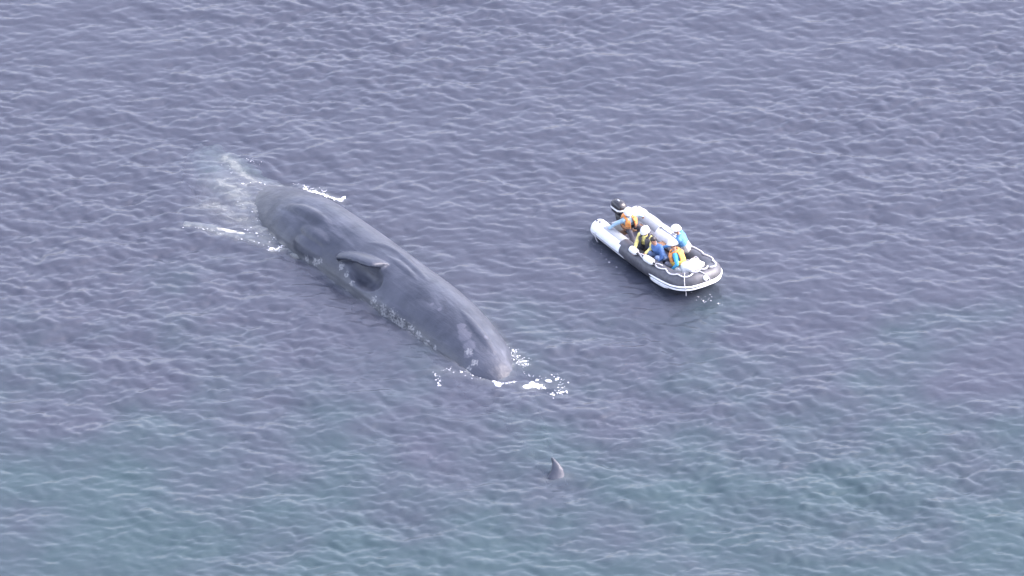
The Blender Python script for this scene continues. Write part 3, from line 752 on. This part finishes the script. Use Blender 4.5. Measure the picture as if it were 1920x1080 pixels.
person('person in white helmet and pale blue shirt at the motor, arms spread to both tubes', (.36, -.08, .56), (.60, -.30, 1.22), (.85, -.5, -.25),
       ((.24, .62, .58), (.18, -.72, .58)), ((.95, .12, .12), (.92, -.30, .12)), dict(jacket=LBLUE, trousers=DGREY), vest=(ORANGE, BROWN), hip_face=(1, -.1, 0))
person('person in white helmet with yellow sleeves, one arm resting on the near tube', (1.52, -.28, .53), (1.68, -.44, 1.17), (.35, -.9, -.35),
       ((1.98, -.62, .62), (1.72, -.88, .58)), ((1.92, -.38, .12), (1.55, -.44, .12)), dict(jacket=LYEL, trousers=CHAR), vest=(CHAR, CHAR), hip_face=(.5, -.8, 0))
person('bareheaded dark haired person in blue jacket and light denim, leaning towards the near side', (2.14, -.14, .40), (2.06, -.40, 1.02), (.25, -.85, -.5),
       ((2.42, -.55, .48), (1.98, -.62, .50)), ((2.28, -.44, .12), (2.06, -.46, .12)), dict(jacket=BLUE, trousers=DENIM, long=True), helmet=False, hip_face=(.1, -1, 0))
person('person in white helmet and blue jacket sitting on the far tube', (2.42, .56, .63), (2.26, .28, 1.27), (-.75, -.6, -.3),
       ((2.14, -.10, .72), (1.96, .36, .66)), ((2.18, .12, .12), (2.0, .25, .12)), dict(jacket=MIDB, trousers=OFFW), hip_face=(-.7, -.7, 0))
person('person in white helmet, cyan jacket and orange and yellow life jacket nearest the bow', (2.92, -.02, .38), (2.74, -.18, 1.17), (-.75, -.65, -.3),
       ((3.04, -.42, .52), (2.46, -.10, .50)), ((2.52, -.40, .12), (2.34, -.20, .12)), dict(jacket=CYAN, trousers=GREY, long=True), vest=(ORANGE, YELLOW), hip_face=(-.62, -.78, 0))

# ------------------------------------------------------------------ foam
def foam():
    v = []; f = []
    ico = bmesh.new(); bmesh.ops.create_icosphere(ico, subdivisions=1, radius=1); ico.verts.index_update()
    iv = [q.co.copy() for q in ico.verts]; fi = [tuple(q.index for q in p.verts) for p in ico.faces]; ico.free()
    def fleck(px, py, s):
        p = pix(px, py, 0); z = sea_z(p.x, p.y); p = pix(px, py, z)
        hit = whale_hit(px, py)
        if hit is not None and hit.z > p.z: return
        a = random.random()*6.3; sx, sy = s*random.uniform(.7, 1.9), s*random.uniform(.5, 1.1); o = len(v)
        for q in iv:
            w = 1+random.uniform(-.3, .3); x, y = q.x*sx*w, q.y*sy*w
            v.append((p.x+x*math.cos(a)-y*math.sin(a), p.y+x*math.sin(a)+y*math.cos(a), z+q.z*s*.35+.005))
        for q in fi: f.append(tuple(i+o for i in q))
    def line(pts, n, jit, s):
        for k in range(int(n*1.7)):
            t = random.random()*(len(pts)-1); i = int(t); t -= i; a, b = pts[i], pts[i+1]
            fleck(a[0]+(b[0]-a[0])*t+random.gauss(0, jit), a[1]+(b[1]-a[1])*t+random.gauss(0, jit*.55), s*.8*math.exp(random.gauss(-.25, .55)))
    line([(578, 358), (600, 363), (618, 370), (640, 376), (646, 370)], 90, 1.2, .035)
    line([(545, 345), (580, 352), (610, 360)], 25, 3, .02)
    line([(484, 340), (500, 352)], 14, 4, .02); line([(425, 310), (440, 330), (470, 345)], 8, 6, .018)
    line([(352, 425), (400, 434), (440, 447), (480, 455), (510, 468), (535, 462)], 22, 4, .018)
    line([(500, 468), (520, 468), (536, 458)], 30, 3, .024)
    line([(430, 378), (480, 400), (500, 415), (520, 425)], 16, 8, .022); line([(480, 412), (530, 430)], 10, 5, .025); line([(455, 430), (520, 450)], 12, 7, .018)
    line([(955, 655), (968, 660), (962, 672)], 26, 4, .026); line([(970, 676), (990, 684)], 26, 7, .02)
    line([(928, 717), (936, 721)], 26, 2.0, .038); line([(936, 721), (965, 716)], 22, 1.5, .02)
    line([(985, 726), (1000, 721), (1010, 724)], 80, 3.4, .038); line([(1005, 722), (1020, 730)], 20, 4, .03)
    line([(1035, 705), (1058, 720), (1050, 738), (1035, 735)], 40, 6, .028); line([(985, 705), (1050, 715)], 14, 8, .018)
    line([(815, 700), (825, 712), (826, 722)], 16, 4, .022); line([(830, 690), (870, 700), (905, 712)], 16, 5, .018)
    line([(1290, 556), (1330, 560), (1352, 570)], 14, 6, .02); line([(1100, 450), (1130, 478), (1170, 510)], 12, 5, .016)
    line([(466, 298), (490, 310)], 8, 4, .018)
    o = mesh_obj('foam', v, f, new_mat('sea_foam', (.50, .52, .55), .8, .05, 30), None, False); o['kind'] = 'stuff'
    o['label'] = 'white foam flecks around the whale'
    return o
foam()
